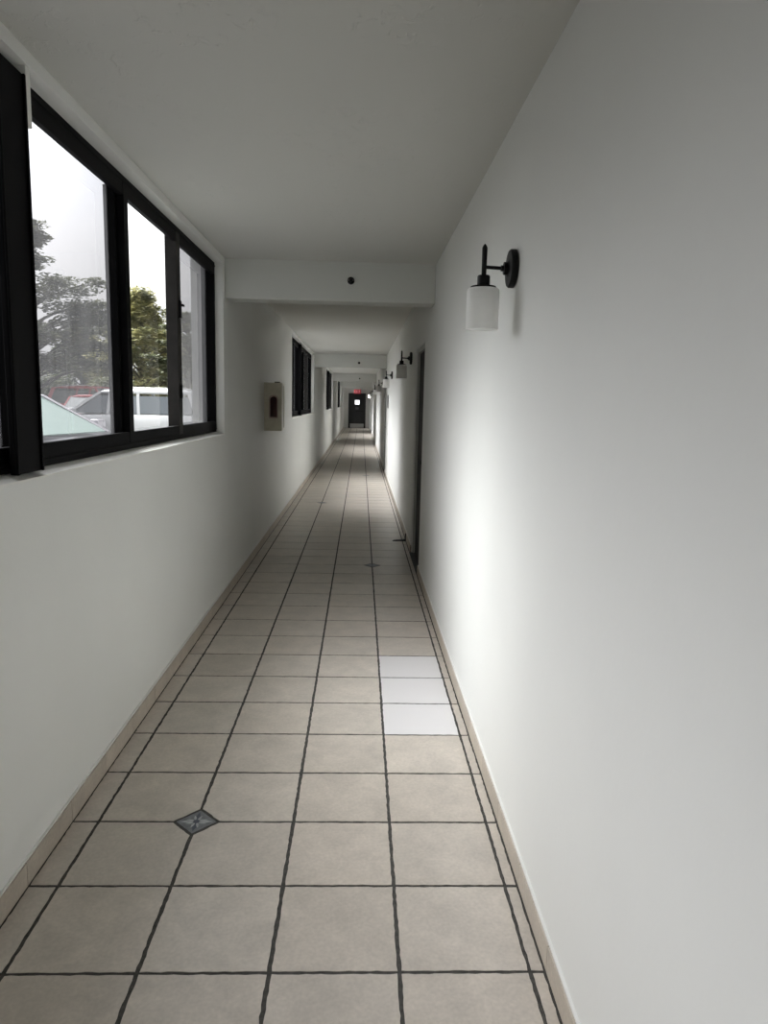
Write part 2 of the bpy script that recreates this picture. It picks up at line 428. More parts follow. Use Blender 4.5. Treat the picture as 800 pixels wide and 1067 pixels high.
# ------------------------------------------------------------------ windows
XG = XL - .10      # glass plane
def make_window(num, ya, yb, label):
    root = empty('window_%d' % num, (XL - .14, (ya + yb) / 2, SILL)); struct(root, label)
    off = Vector(root.location)
    def P(name, bm, m, bev=0., lab=None):
        bmesh.ops.translate(bm, verts=bm.verts, vec=-off)
        o = obj(name, bm, m, root, bevel=bev)
        if lab: o['label'] = lab
        return o
    # sill paint slab
    bm = bmesh.new()
    pf = [(XO - .02, SILL - .03), (XO - .02, SILL - .005), (XL - .17, SILL + .008), (XL - .062, SILL + .008), (XL + .001, SILL - .007), (XL + .001, SILL - .012), (XO, SILL - .012), (XO, SILL - .03)]
    va_, vb_ = [bm.verts.new((x, ya + .001, z)) for x, z in pf], [bm.verts.new((x, yb - .001, z)) for x, z in pf]
    bm.faces.new(va_); bm.faces.new(vb_)
    for i in range(8): bm.faces.new([va_[i], va_[(i + 1) % 8], vb_[(i + 1) % 8], vb_[i]])
    P('window_sill', bm, M['sill'])
    z0, z1 = SILL + .008, HEAD
    units = []
    if yb - ya > 4:
        pm1 = yb - 3.10; pm0 = pm1 - .18
        # box post between the two units, standing proud to the wall face
        bm = bmesh.new(); bx(bm, XL - .030, XL - .012, pm0, pm1, z0, HEAD - .028); bx(bm, XL - .058, XL - .030, pm1 - .06, pm1, z0, HEAD - .028)
        bx(bm, XL - .012, XL - .004, pm1 - .012, pm1, z0, HEAD - .028); bx(bm, XL - .012, XL - .004, pm0, pm0 + .012, z0, HEAD - .028)
        P('mullion_post', bm, M['alu'], .003)
        bm = bmesh.new(); bx(bm, XL - .05, XL - .006, pm1 + .001, pm1 + .03, HEAD - .17, HEAD - .001)
        P('packing_strip', bm, M['sill'], 0, 'white painted packing strip')
        units = [(ya, pm1 - .001, 2), (pm1, yb, 3)]
    else:
        units = [(ya, yb, 2 if yb - ya > 1 else 1)]
    for (a, b_, n) in units:
        bm = bmesh.new()
        # outer frame with two stepped tracks
        for (x0, x1, w, wh) in ((XL - .155, XL - .115, .062, .010), (XL - .115, XL - .085, .074, .040), (XL - .085, XL - .060, .080, .086)):
            bx(bm, x0, x1, a, b_, z0, z0 + w); bx(bm, x0, x1, a, b_, z1 - wh, z1 + (.119 if x1 < XL - .10 else 0))
        bx(bm, XL - .155, XL - .060, a, a + .028, z0, z1); bx(bm, XL - .155, XL - .060, b_ - .028, b_, z0, z1)
        bx(bm, XL - .066, XL - .056, a, b_, z0 + .020, z0 + .028); bx(bm, XL - .066, XL - .056, a, b_, z1 - .030, z1 - .020)
        P('window_frame', bm, M['alu'], .002)
        W = b_ - a
        if n == 3: edges = [(a + .028, a + 1.05, 1), (a + 1.12, a + 1.975, 0), (a + 2.045, b_ - .02, 1)]
        elif n == 2: edges = [(a + .028, a + W / 2 - .03, 1), (a + W / 2 + .03, b_ - .02, 1)]
        else: edges = [(a + .028, b_ - .02, 1)]
        if n == 3:
            # stiles: fixed mullion, and the overlapped meeting stiles of the sliders
            bm = bmesh.new(); bx(bm, XL - .14, XL - .058, a + 1.055, a + 1.118, z0 + .02, z1 - .02); bx(bm, XL - .14, XL - .09, a + 1.03, a + 1.056, z0 + .05, z1 - .05)
            P('mullion', bm, M['alu'], .002)
            bm = bmesh.new(); bx(bm, XL - .125, XL - .058, a + 1.985, a + 2.07, z0 + .02, z1 - .02)
            st = P('meeting_stile', bm, M['alu2'], .002, 'worn bronze meeting stile')
            bm = bmesh.new()
            y_ = a + 2.03
            for zz in (SILL + .77,):
                bx(bm, XL - .058, XL - .046, y_ - .012, y_ + .012, zz - .05, zz + .05); bx(bm, XL - .048, XL - .034, y_ - .004, y_ + .034, zz + .018, zz + .030)
            bx(bm, XL - .058, XL - .048, y_ - .010, y_ + .010, SILL + .25, SILL + .33)
            bmesh.ops.translate(bm, verts=bm.verts, vec=-off)
            o = obj('latch', bm, M['sconce'], st, bevel=.002)
        elif n == 2:
            bm = bmesh.new(); bx(bm, XL - .14, XL - .058, a + W / 2 - .03, a + W / 2 + .03, z0 + .02, z1 - .02); P('mullion', bm, M['alu'], .002)
        for (p, q, scr) in edges:
            bm = bmesh.new(); xg = XG + (-.022 if scr else -.016)
            v = [bm.verts.new(c) for c in ((xg, p - .01, z0 + .05), (xg, q + .01, z0 + .05), (xg, q + .01, z1 - .004), (xg, p - .01, z1 - .004))]
            bm.faces.new(v)
            P('glass_pane', bm, (M['screen'] if num == 1 else M['screen_light']) if scr else M['glass'], 0, 'hazy screened pane' if scr else 'clear pane')  # beyond the first window the screens are added to dim the light
    return root
labels = [None, 'large black-framed window nearest the camera with cars and trees outside', 'second black-framed window along the corridor, past the extinguisher cabinet',
          'third black-framed window along the corridor', 'fourth, distant black-framed window', 'last narrow window next to the end wall']
for i, (a, b_) in enumerate(wins):
    make_window(6 if i == 0 else i, a, b_, labels[i])

# ------------------------------------------------------------------ doors on the right
def make_side_door(num, a, b_, leafmat):
    root = empty('door_%d' % num, (XR + .06, (a + b_) / 2, 0)); struct(root, ['dark recessed door, nearest on the right wall', 'second recessed door along the right wall', 'third recessed door along the right wall', 'farthest recessed door on the right wall'][num - 1])
    off = Vector(root.location)
    def P(name, bm, m, bev=0., par=None):
        bmesh.ops.translate(bm, verts=bm.verts, vec=-off); return obj(name, bm, m, par or root, bevel=bev)
    bm = bmesh.new(); bx(bm, XR + .036, XR + .076, a + .03, b_ - .03, .012, DH - .045)
    for (z0, z1) in ((.15, .95), (1.1, 1.85)):
        bx(bm, XR + .032, XR + .038, a + .16, b_ - .16, z0, z1)
    leaf = P('door_leaf', bm, leafmat, .004)
    bm = bmesh.new()
    bx(bm, XR + .012, XR + .125, a + .001, a + .030, 0, DH - .001); bx(bm, XR + .012, XR + .125, b_ - .030, b_ - .001, 0, DH - .001); bx(bm, XR + .012, XR + .125, a + .030, b_ - .030, DH - .045, DH - .001)
    P('door_frame', bm, M['casing'] if leafmat is M['door_grey'] else leafmat, .002)
    bm = bmesh.new(); bx(bm, BR, XR + .020, a + .002, b_ - .002, -.02, .010); P('threshold', bm, M['base_tile'], .002)
    bm = bmesh.new(); bx(bm, XR + .0205, XR + .125, a + .030, b_ - .030, -.01, .0115); P('sill_strip', bm, M['rubber'], .002)  # black strip laid in as the jamb's shadow on the threshold
    bm = bmesh.new(); y = a + .12
    lathe(bm, [(.026, XR + .036), (.026, XR + .030), (.010, XR + .028), (.010, XR + .016), (.022, XR + .012), (.024, XR + .002), (.016, XR - .006), (.002, XR - .007)], 20, (0, y, 1.0), 'x')
    P('door_handle', bm, M['sconce'], 0, leaf)
for i, (a, b_) in enumerate(doors):
    make_side_door(i + 1, a, b_, M['door_grey'] if i == 0 else M['door_grey'])

# ------------------------------------------------------------------ end door
root = empty('door_5', (-.37, Y1, 0)); struct(root, 'dark door with a small lit window at the far end of the corridor')
off = Vector(root.location)
def P5(name, bm, m, bev=0., par=None):
    bmesh.ops.translate(bm, verts=bm.verts, vec=-off); return obj(name, bm, m, par or root, bevel=bev)
dx0, dx1 = -.88, .14
bm = bmesh.new(); bx(bm, dx0, dx0 + .07, Y1 - .03, Y1 - .001, 0, 2.06); bx(bm, dx1 - .07, dx1, Y1 - .03, Y1 - .001, 0, 2.06); bx(bm, dx0 + .07, dx1 - .07, Y1 - .03, Y1 - .001, 1.99, 2.06)
P5('door_frame', bm, M['door_dark'], .003)
bm = bmesh.new()
wx0, wx1, wz0, wz1 = -.50, -.23, 1.40, 1.66
for (x0, x1, z0, z1) in ((dx0 + .07, wx0, .015, 1.99), (wx1, dx1 - .07, .015, 1.99), (wx0, wx1, .015, wz0), (wx0, wx1, wz1, 1.99)):
    bx(bm, x0, x1, Y1 - .022, Y1 - .001, z0, z1)
leaf5 = P5('door_leaf', bm, M['door_dark'])
bm = bmesh.new(); bx(bm, wx0, wx1, Y1 - .012, Y1 - .002, wz0, wz1)
o = P5('vision_pane', bm, mat('daylit_vision_pane', (.8, .8, .8), .3, emis=(.95, .97, 1), estr=.7), 0, leaf5); o['label'] = 'small bright window pane'  # pane emits its own glow in place of daylight behind the door
bm = bmesh.new(); bx(bm, dx0 + .10, dx1 - .10, Y1 - .026, Y1 - .0225, .03, .27); P5('kick_plate', bm, M['kick'], 0, leaf5)
bm = bmesh.new(); bx(bm, -.47, -.27, Y1 - .025, Y1 - .0225, 1.10, 1.24); P5('notice', bm, M['paper'], 0, leaf5)
bm = bmesh.new(); bx(bm, -.44, .02, Y1 - .075, Y1 - .06, 1.0, 1.03); bx(bm, -.43, -.40, Y1 - .075, Y1 - .0225, .995, 1.035); bx(bm, -.02, .01, Y1 - .075, Y1 - .0225, .995, 1.035)
P5('door_handle', bm, M['sconce'], 0, leaf5)

# exit sign with raised letters, on a short ceiling bracket
ex = empty('exit_sign', (-.36, 40.6, 2.02)); tag(ex, 'red exit sign above the dark door at the end of the corridor', 'sign')
bm = bmesh.new(); bx(bm, -.20, .20, -.025, .025, 0, .25); obj('sign_box', bm, M['exit'], ex, bevel=.012)
def strokes(ch):
    return {'E': [(0, 0, .2, 1), (0, 0, 1, .18), (0, .41, .85, .59), (0, .82, 1, 1)], 'I': [(.38, 0, .62, 1)],
            'T': [(.4, 0, .6, 1), (0, .82, 1, 1)], 'X': None}[ch]
bm = bmesh.new()
x = -.155
for ch in 'EXIT':
    w = .062 if ch != 'I' else .05; h = .14; zb = .055
    if ch == 'X':
        for s in (0, 1):
            a0, a1 = (0, w * .78) if s == 0 else (w * .78, 0)
            pts = [(x + a0, zb), (x + a0 + w * .22, zb), (x + a1 + w * .22, zb + h), (x + a1, zb + h)]
            f = [bm.verts.new((px, -.029 - s * .0005, pz)) for px, pz in pts]; k_ = [bm.verts.new((px, -.024, pz)) for px, pz in pts]
            bm.faces.new(f); bm.faces.new(k_)
            for i in range(4): bm.faces.new([f[i], f[(i + 1) % 4], k_[(i + 1) % 4], k_[i]])
    else:
        for (u0, v0, u1, v1) in strokes(ch): bx(bm, x + u0 * w, x + u1 * w, -.029, -.024, zb + v0 * h, zb + v1 * h)
    x += w + .022
obj('letters', bm, M['exit_l'], ex)
bm = bmesh.new(); bx(bm, -.06, .06, -.02, .02, .25, .262); tube(bm, [(0, 0, .26), (0, 0, ZC - 2.02 - .004)], .008, 10); lathe(bm, [(.04, ZC - 2.035), (.04, ZC - 2.021)], 16, cap0=True, cap1=True)
obj('bracket', bm, M['white_pl'], ex)

# ------------------------------------------------------------------ wall sconces
def make_sconce():
    r = empty('wall_sconce', (XR, 0, 2.0))
    # wall plate: thick round disc with a rounded rim
    bm = bmesh.new(); lathe(bm, [(.060, -.0005), (.066, -.004), (.066, -.020), (.062, -.025), (.030, -.027), (.022, -.030), (.022, -.042), (.016, -.043), (.0, -.043)][:8], 40, axis='x', cap0=True, cap1=True)
    obj('wall_plate', bm, M['sconce'], r, smooth=False, bevel=0)
    bm = bmesh.new(); tube(bm, [(-.04, 0, 0), (-.112, 0, .003)], .0062, 14)
    tube(bm, [(-.040, 0, 0), (-.052, 0, 0)], .0105, 14)
    obj('arm', bm, M['sconce'], r, smooth=False)
    sx = -.112
    bm = bmesh.new(); lathe(bm, [(.0085, -.038), (.0095, .060), (.0095, .068), (.007, .074), (.003, .080), (.0006, .082)], 18, (sx, 0, 0), cap0=True, cap1=True)
    obj('stem', bm, M['sconce'], r, smooth=True)
    bm = bmesh.new(); lathe(bm, [(.010, -.024), (.020, -.026), (.0225, -.030), (.0225, -.058), (.024, -.060), (.044, -.064), (.047, -.069), (.047, -.072)], 36, (sx, 0, 0), cap0=True, cap1=True)
    obj('socket_cup', bm, M['sconce'], r, smooth=False)
    bm = bmesh.new()
    lathe(bm, [(.020, -.070), (.050, -.0705), (.0555, -.074), (.058, -.082), (.058, -.212), (.0565, -.2135), (.0560, -.210)], 44, (sx, 0, 0))
    s = obj('lamp_shade', bm, M['opal'], r, smooth=True)
    bm = bmesh.new(); lathe(bm, [(.012, -.074), (.013, -.095), (.022, -.115), (.027, -.135), (.024, -.155), (.012, -.166), (.001, -.168)], 20, (sx, 0, 0), cap0=True)
    obj('bulb', bm, M['opal'], r, smooth=True)
    return r
sc_y = [.915, 6.15, 11.0, 16.1, 21.4, 26.6, 31.9, 37.3]
sc_lab = ['black wall sconce with opal cylinder shade, nearest and largest, above the open stretch of wall',
          'black and opal wall sconce second from the camera, just past the first doorway',
          'third wall sconce from the camera along the right wall',
          'fourth wall sconce from the camera, beyond the second beam',
          'fifth wall sconce from the camera', 'sixth wall sconce from the camera', 'seventh wall sconce, between the sixth and the lit one',
          'last wall sconce near the end door, the only one switched on']
proto = make_sconce()
for i, y in enumerate(sc_y):
    if i == 0: r = proto
    else:
        r = proto.copy(); C.objects.link(r)
        for ch in list(proto.children):
            c = ch.copy(); C.objects.link(c); c.parent = r
            if i == 7 and ch.name.startswith(('lamp_shade', 'bulb')):
                c.data = ch.data.copy(); c.data.materials[0] = M['opal_lit']; c['label'] = 'glowing ' + ch.name.split('.')[0].replace('_', ' ')
    r.location = (XR, y, 2.0)
    tag(r, sc_lab[i], 'wall light', 'black wall sconces along the right wall')

# ------------------------------------------------------------------ sprinklers on the beams
def make_sprinkler():
    r = empty('sprinkler_head')
    bm = bmesh.new(); lathe(bm, [(.029, -.0005), (.029, -.003), (.026, -.008), (.018, -.012)], 28, axis='y', cap0=True, cap1=True); obj('escutcheon', bm, M['white_pl'], r)
    bm = bmesh.new(); lathe(bm, [(.020, -.011), (.026, -.016), (.026, -.040), (.021, -.048), (.008, -.050)], 28, axis='y', cap0=True, cap1=True)
    obj('body', bm, M['sconce'], r)
    bm = bmesh.new(); tube(bm, [(-.017, -.045, 0), (-.015, -.072, 0), (0, -.080, 0), (.015, -.072, 0), (.017, -.045, 0)], .003, 8)
    lathe(bm, [(.004, -.05), (.004, -.078)], 8, axis='y', cap0=True, cap1=True)
    obj('yoke', bm, M['chrome'], r)
    bm = bmesh.new(); bx(bm, -.02, .02, -.090, -.080, .004, .010); lathe(bm, [(.016, -.084), (.016, -.080)], 16, axis='y', cap0=True, cap1=True); obj('deflector', bm, M['sconce'], r, bevel=.001)
    return r
sp = make_sprinkler()
for i, (y, lab) in enumerate([(3.81, 'small round black sprinkler head on the nearest ceiling beam'), (14.15, 'small dark sprinkler head on the second ceiling beam'),
                              (24.6, 'tiny dark sprinkler head on the third ceiling beam')]):
    r = sp
    if i:
        r = sp.copy(); C.objects.link(r)
        for ch in list(sp.children):
            c = ch.copy(); C.objects.link(c); c.parent = r
    r.location = ((-.222, -.19, -.20)[i], y, (2.405, 2.365, 2.37)[i]); tag(r, lab, 'sprinkler', 'sprinkler heads on the beams')

# ------------------------------------------------------------------ extinguisher cabinet
cab = empty('extinguisher_cabinet', (XL, 5.98, 1.20)); tag(cab, 'beige metal fire extinguisher cabinet with glazed side mounted on the left wall', 'cabinet')
W_, D_, H_ = .182, .27, .505
bm = bmesh.new()
bx(bm, 0, W_, D_ - .006, D_, 0, H_); bx(bm, 0, .006, .006, D_ - .006, 0, H_)
bx(bm, 0, W_, .006, D_ - .006, 0, .006); bx(bm, 0, W_, .006, D_ - .006, H_ - .006, H_)
obj('body', bm, M['cab'], cab)
bm = bmesh.new(); bx(bm, .0065, .012, .008, D_ - .008, .007, H_ - .007); bx(bm, .012, W_ - .01, D_ - .012, D_ - .0065, .007, H_ - .007)
obj('liner', bm, M['cab_in'], cab)
# corridor-facing side: stepped frame
bm = bmesh.new(); bx(bm, W_ - .006, W_, .006, D_ - .006, .006, H_ - .006); bx(bm, W_, W_ + .006, .0, .045, 0, H_); bx(bm, W_, W_ + .006, D_ - .06, D_, 0, H_); bx(bm, W_, W_ + .006, .045, D_ - .06, 0, .03); bx(bm, W_, W_ + .006, .045, D_ - .06, H_ - .03, H_)
obj('side_panel', bm, M['cab_edge'], cab, bevel=.002)
# near face: plate with an arched opening
bm = bmesh.new()
ox0, ox1, oz0, oz1 = .062, .135, .145, .330
arch = [(ox0, oz0), (ox1, oz0)] + [((ox0 + ox1) / 2 + (ox1 - ox0) / 2 * math.cos(t), oz1 + .030 * math.sin(t)) for t in [i * PI / 10 for i in range(11)]]
outer = [(0, 0), (W_, 0)] + [(W_ - (W_) * i / 10, H_) for i in range(11)]
va = [bm.verts.new((x, 0, z)) for x, z in arch]; vo = [bm.verts.new((x, 0, z)) for x, z in outer]
vb = [bm.verts.new((x, .006, z)) for x, z in arch]
n_ = len(arch)
for i in range(n_):
    j = (i + 1) % n_
    try: bm.faces.new([va[i], va[j], vo[j], vo[i]])
    except Exception: pass
    bm.faces.new([va[i], va[j], vb[j], vb[i]])
dr = obj('door', bm, M['cab'], cab)
bm = bmesh.new()
ar2 = [((x - (ox0 + ox1) / 2) * 1.28 + (ox0 + ox1) / 2, (z - .24) * 1.13 + .24) for x, z in arch]
v1 = [bm.verts.new((x, -.004, z)) for x, z in arch]; v2 = [bm.verts.new((x, -.004, z)) for x, z in ar2]; v3 = [bm.verts.new((x, 0, z)) for x, z in ar2]; v4 = [bm.verts.new((x, 0, z)) for x, z in arch]
for i in range(n_):
    j = (i + 1) % n_
    bm.faces.new([v1[i], v1[j], v2[j], v2[i]]); bm.faces.new([v2[i], v2[j], v3[j], v3[i]]); bm.faces.new([v1[i], v1[j], v4[j], v4[i]])
obj('glazing_trim', bm, mat('pinkish_trim', (.40, .30, .26), .5), dr)
bm = bmesh.new(); bm.faces.new([bm.verts.new((x, .003, z)) for x, z in arch]); obj('glass_pane', bm, M['glass'], dr)
bm = bmesh.new(); bx(bm, .11, .165, -.004, .05, H_, H_ + .010); obj('top_catch', bm, M['rubber'], cab, bevel=.002)
fx = empty('fire_extinguisher', (XL + .098, 6.10, 1.2065)); tag(fx, 'red fire extinguisher standing inside the beige wall cabinet', 'fire extinguisher')
bm = bmesh.new(); lathe(bm, [(.050, .0), (.054, .008), (.054, .300), (.050, .325), (.036, .348), (.018, .360), (.016, .372)], 28, cap0=True, cap1=True); obj('cylinder_body', bm, M['red'], fx, smooth=True)
bm = bmesh.new(); lathe(bm, [(.018, .372), (.018, .392), (.010, .398)], 16, cap0=True, cap1=True); bx(bm, -.008, .008, -.075, .03, .398, .406); bx(bm, -.008, .008, -.065, .03, .418, .426); bx(bm, -.006, .006, .018, .030, .395, .420)
obj('valve_and_lever', bm, M['rubber'], fx)
bm = bmesh.new(); tube(bm, [(.014, 0, .385), (.045, .01, .380), (.064, .015, .34), (.066, .015, .2), (.065, .015, .12)], [.006, .006, .006, .006, .009], 10); obj('hose', bm, M['rubber'], fx, smooth=True)
bm = bmesh.new(); lathe(bm, [(.0545, .02), (.0545, .09)], 28); obj('instruction_label', bm, mat('extinguisher_label', (.35, .30, .28), .5), fx, smooth=True)

# ------------------------------------------------------------------ small plaque by the second door, debris at the base
pl = empty('wall_plaque', (XR, 12.75, 1.55)); tag(pl, 'small dark plaque on the right wall before the second doorway', 'plaque')
bm = bmesh.new(); bx(bm, -.012, -.0005, -.11, .11, -.13, .13); obj('plate', bm, M['plaque'], pl, bevel=.003)
bm = bmesh.new(); bx(bm, -.014, -.012, -.085, .085, -.105, .105); obj('panel', bm, M['door_grey'], pl)

db = empty('door_wedge', (.33, 6.13, .0035)); tag(db, 'thin dark wedge lying on the floor against the skirting past the first doorway', 'door wedge')  # flat dark scrap of debris by the skirting
bm = bmesh.new()
pr = [(-.085, 0, .012), (-.06, .0, .022), (.0, .0, .024), (.055, .0, .026)]
for i, (x, y, h) in enumerate(pr): pass
vt = []
for (x, w, h) in ((-.088, .004, .004), (-.070, .020, .009), (-.035, .024, .013), (0, .020, .015), (.030, .022, .018), (.064, .026, .024)):
    vt.append([bm.verts.new((x, -w, 0)), bm.verts.new((x, w, 0)), bm.verts.new((x, w * .8, h)), bm.verts.new((x, -w * .8, h))])
for i in range(len(vt) - 1):
    for k in range(4): bm.faces.new([vt[i][k], vt[i][(k + 1) % 4], vt[i + 1][(k + 1) % 4], vt[i + 1][k]])
bm.faces.new(vt[0]); bm.faces.new(vt[-1])
obj('wedge_body', bm, M['rubber'], db, bevel=.001)
bm = bmesh.new(); bx(bm, .052, .0645, -.008, .008, .010, .085); obj('upright_tab', bm, M['rubber'], db, bevel=.002)  # dark upright marks the gap in the skirting

# ------------------------------------------------------------------ outside: car park
GZ = .0
bm = bmesh.new(); bx(bm, -60, XO, -20, 60, GZ - .25, GZ); o = obj('parking_ground', bm, M['asphalt']); struct(o, 'asphalt car park outside the windows')
bm = bmesh.new(); bx(bm, -90, -22, -20, 120, GZ - .2, GZ + .06); o = obj('wooded_ground', bm, M['soil']); struct(o)
bm = bmesh.new(); bx(bm, -22, XO, 60, 120, GZ - .25, GZ + .02); o = obj('rear_ground', bm, M['asphalt']); struct(o)

def make_car(name, loc, rz, paint, glass, label, wind=None, Ln=4.6, Wd=1.84, Ht=1.68, belt=1.02, suv=True, rails=True, wind_label=None, cab_w=.84):
    """long axis along +x (nose at +x); origin on the ground under the middle"""
    r = empty(name, loc, rz); tag(r, label, 'car')
    h = Wd / 2; L2 = Ln / 2
    hood = belt - .10
    # stations: x, lower z, shoulder z, half width
    st = [(-L2, .42, belt - .16, h * .80), (-L2 + .06, .30, belt - .05, h * .90), (-L2 + .35, .24, belt, h * .97), (-L2 + 1.2, .22, belt, h), (-.1, .22, belt - .01, h), (.75, .22, belt - .03, h),
          (1.15, .22, hood - .01, h * .985), (L2 - .55, .24, hood - .08, h * .96), (L2 - .15, .30, hood - .17, h * .88), (L2 - .02, .36, hood - .30, h * .76), (L2, .42, hood - .38, h * .68)]
    bm = bmesh.new(); rings = []
    for x, z0, z1, w in st:
        d = z1 - z0
        sec = [(w * .80, z0), (w * .95, z0 + d * .12), (w, z0 + d * .45), (w * .99, z0 + d * .70), (w * .955, z1 - .03), (w * .88, z1), (w * .45, z1 + .035), (0, z1 + .045)]
        pts = sec + [(-a, b) for a, b in reversed(sec[:-1])]
        rings.append([bm.verts.new((x, a, b)) for a, b in pts])
    n = len(rings[0])
    for i in range(len(rings) - 1):
        for k in range(n): bm.faces.new([rings[i][k], rings[i][(k + 1) % n], rings[i + 1][(k + 1) % n], rings[i + 1][k]])
    bm.faces.new(rings[0]); bm.faces.new(rings[-1])
    obj('body', bm, paint, r, smooth=True)
    # cabin: lower ring at belt, upper ring at roof
    wb, wr = h * .93, h * .70
    rear_b, rear_r = -L2 + .12, -L2 + (.42 if suv else .95)
    if not suv: rear_b = -L2 + .55
    fr_b, fr_r = 1.15, .32
    zr = Ht - .07
    zb = belt - .02
    B = lambda x, s: Vector((x, s * wb, zb)); R_ = lambda x, s: Vector((x, s * wr, zr))
    def lerp(a, b, t): return a + (b - a) * t
    def quad(bm, pts, th, nrm):
        a = [bm.verts.new(p) for p in pts]; b = [bm.verts.new(Vector(p) - nrm * th) for p in pts]
        bm.faces.new(a); bm.faces.new(b)
        for i in range(4): bm.faces.new([a[i], a[(i + 1) % 4], b[(i + 1) % 4], b[i]])
    # roof shell
    bm = bmesh.new(); rr = []
    nst = 7
    for i in range(nst):
        t = i / (nst - 1); x = rear_r + (fr_r - rear_r) * t; bow = .07 * math.sin(PI * min(1, max(0, .12 + t * .76)))
        rr.append([bm.verts.new((x, a * wr, zr - .04 + c)) for a, c in ((-1.02, 0), (-1.0, .045 + bow * .2), (-.6, .06 + bow), (0, .07 + bow), (.6, .06 + bow), (1.0, .045 + bow * .2), (1.02, 0))])
    for i in range(nst - 1):
        for k in range(7): bm.faces.new([rr[i][k], rr[i][(k + 1) % 7], rr[i + 1][(k + 1) % 7], rr[i + 1][k]])
    bm.faces.new(rr[0]); bm.faces.new(rr[-1])
    obj('roof', bm, paint, r, smooth=True)
    # glass
    bm = bmesh.new(); quad(bm, [B(fr_b - .02, -.92), B(fr_b - .02, .92), R_(fr_r, .92), R_(fr_r, -.92)], .02, Vector((.7, 0, .7)))
    o = obj('windshield', bm, wind or glass, r)
    if wind_label: o['label'] = wind_label
    bm = bmesh.new(); quad(bm, [B(rear_b + .02, .90), B(rear_b + .02, -.90), R_(rear_r, -.90), R_(rear_r, .90)], .02, Vector((-.7, 0, .7))); obj('rear_window', bm, glass, r)
    xb = [rear_b + .22, -.62, .12, fr_b - .16]; xr_ = [rear_r + .10, -.55, .10, fr_r - .04]
    for s in (-1, 1):
        for i in range(3):
            bm = bmesh.new()
            a0, a1, c0, c1 = xb[i] + .035, xb[i + 1] - .035, xr_[i] + .035, xr_[i + 1] - .03
            quad(bm, [lerp(B(a0, s), R_(c0, s), .06), lerp(B(a1, s), R_(c1, s), .06), lerp(B(a1, s), R_(c1, s), .82), lerp(B(a0, s), R_(c0, s), .82)], .02, Vector((0, s, .25)))
            obj('side_window', bm, glass, r)
    # pillars
    for s in (-1, 1):
        for (b0, r0, w) in ((fr_b - .06, fr_r - .0, .055), (.12, .10, .035), (-.62, -.55, .035), (rear_b + .12, rear_r + .03, .11)):
            if True:
                bm = bmesh.new()
                p = [B(b0 - w, s * 1.0), B(b0 + w, s * 1.0), R_(r0 + w, s), R_(r0 - w, s)]
                quad(bm, p, .05, Vector((0, s, .2)))
                obj('pillar', bm, paint, r)
    # wheels
    for wx in (-L2 + .85, L2 - .92):
        for s in (-1, 1):
            bm = bmesh.new(); lathe(bm, [(.22, -.10), (.31, -.105), (.335, -.07), (.34, 0), (.335, .07), (.31, .105), (.22, .10)], 32, axis='y', cap0=True, cap1=True)
            wl = obj('wheel', bm, M['rubber'], r, smooth=False); wl.location = (wx, s * (h - .10), .34)
            bm = bmesh.new()
            lathe(bm, [(.035, .112), (.06, .11)], 16, axis='y', cap0=True, cap1=True)
            for q in range(5):
                a = q * 2 * PI / 5; tube(bm, [(0.03 * math.cos(a), .106, .03 * math.sin(a)), (.205 * math.cos(a), .104, .205 * math.sin(a))], .022, 6)
            lathe(bm, [(.195, .098), (.225, .110), (.225, .095)], 32, axis='y')
            if s < 0: bmesh.ops.rotate(bm, verts=bm.verts, cent=(0, 0, 0), matrix=Matrix.Rotation(PI, 3, 'Z'))
            obj('rim', bm, M['chrome'], wl)
    for s in (-1, 1):
        bm = bmesh.new(); quad(bm, [(L2 - .10, s * h * .84, .62), (L2 - .05, s * h * .56, .60), (L2 - .17, s * h * .56, .72), (L2 - .30, s * h * .90, .76)], .04, Vector((1, s * .3, 0)).normalized() * -1)
        obj('headlight', bm, M['lamp'], r)
        bm = bmesh.new(); quad(bm, [(-L2 - .005, s * h * .60, .72), (-L2 + .14, s * h * .965, .72), (-L2 + .22, s * h * .93, .97), (-L2 + .03, s * h * .60, .93)], .03, Vector((1, 0, 0)))
        obj('tail_light', bm, M['tail'], r)
        bm = bmesh.new(); bx(bm, .84, .98, min(s * h * .95, s * (h + .16)), max(s * h * .95, s * (h + .16)), belt + .0, belt + .12)
        obj('wing_mirror', bm, paint, r, bevel=.03)
        if rails:
            bm = bmesh.new(); tube(bm, [(rear_r + .1, s * wr * .88, zr + .05), (rear_r + .2, s * wr * .88, zr + .10), (fr_r - .35, s * wr * .88, zr + .10), (fr_r - .25, s * wr * .88, zr + .05)], .014, 8)
            obj('roof_rail', bm, M['chrome'], r)
    return r
make_car('parked_car', (-6.1, 16.75, GZ), PI, M['car_white'], M['car_glass'], 'white SUV with roof rails parked outside the nearest window', Ht=1.72, belt=1.12)
make_car('parked_car', (-4.68, 7.16, GZ), math.radians(-10), M['car_silver'], M['car_glass'], 'silver car with a mint green sunshade in its windshield, closest to the window',
         wind=M['sunshade'], Ht=1.60, belt=1.10, suv=False, rails=False, wind_label='mint green windshield')
make_car('parked_car', (-9.6, 24.0, GZ), math.radians(-75), M['car_red'], M['car_glass_dark'], 'red car with dark windshield parked behind the silver car', Ht=1.56, belt=1.02, suv=False, rails=False)
make_car('parked_car', (-11.6, 30.5, GZ), math.radians(-20), M['car_red'], M['car_glass_dark'], 'tall red SUV parked farthest back under the trees', Ht=1.95, belt=1.2, rails=True)
make_car('parked_car', (-6.2, 3.0, GZ), math.radians(-8), M['car_black'], M['car_glass'], 'charcoal car glimpsed at the left edge through the cut-off pane', Ht=1.52, belt=1.0, suv=False, rails=False)

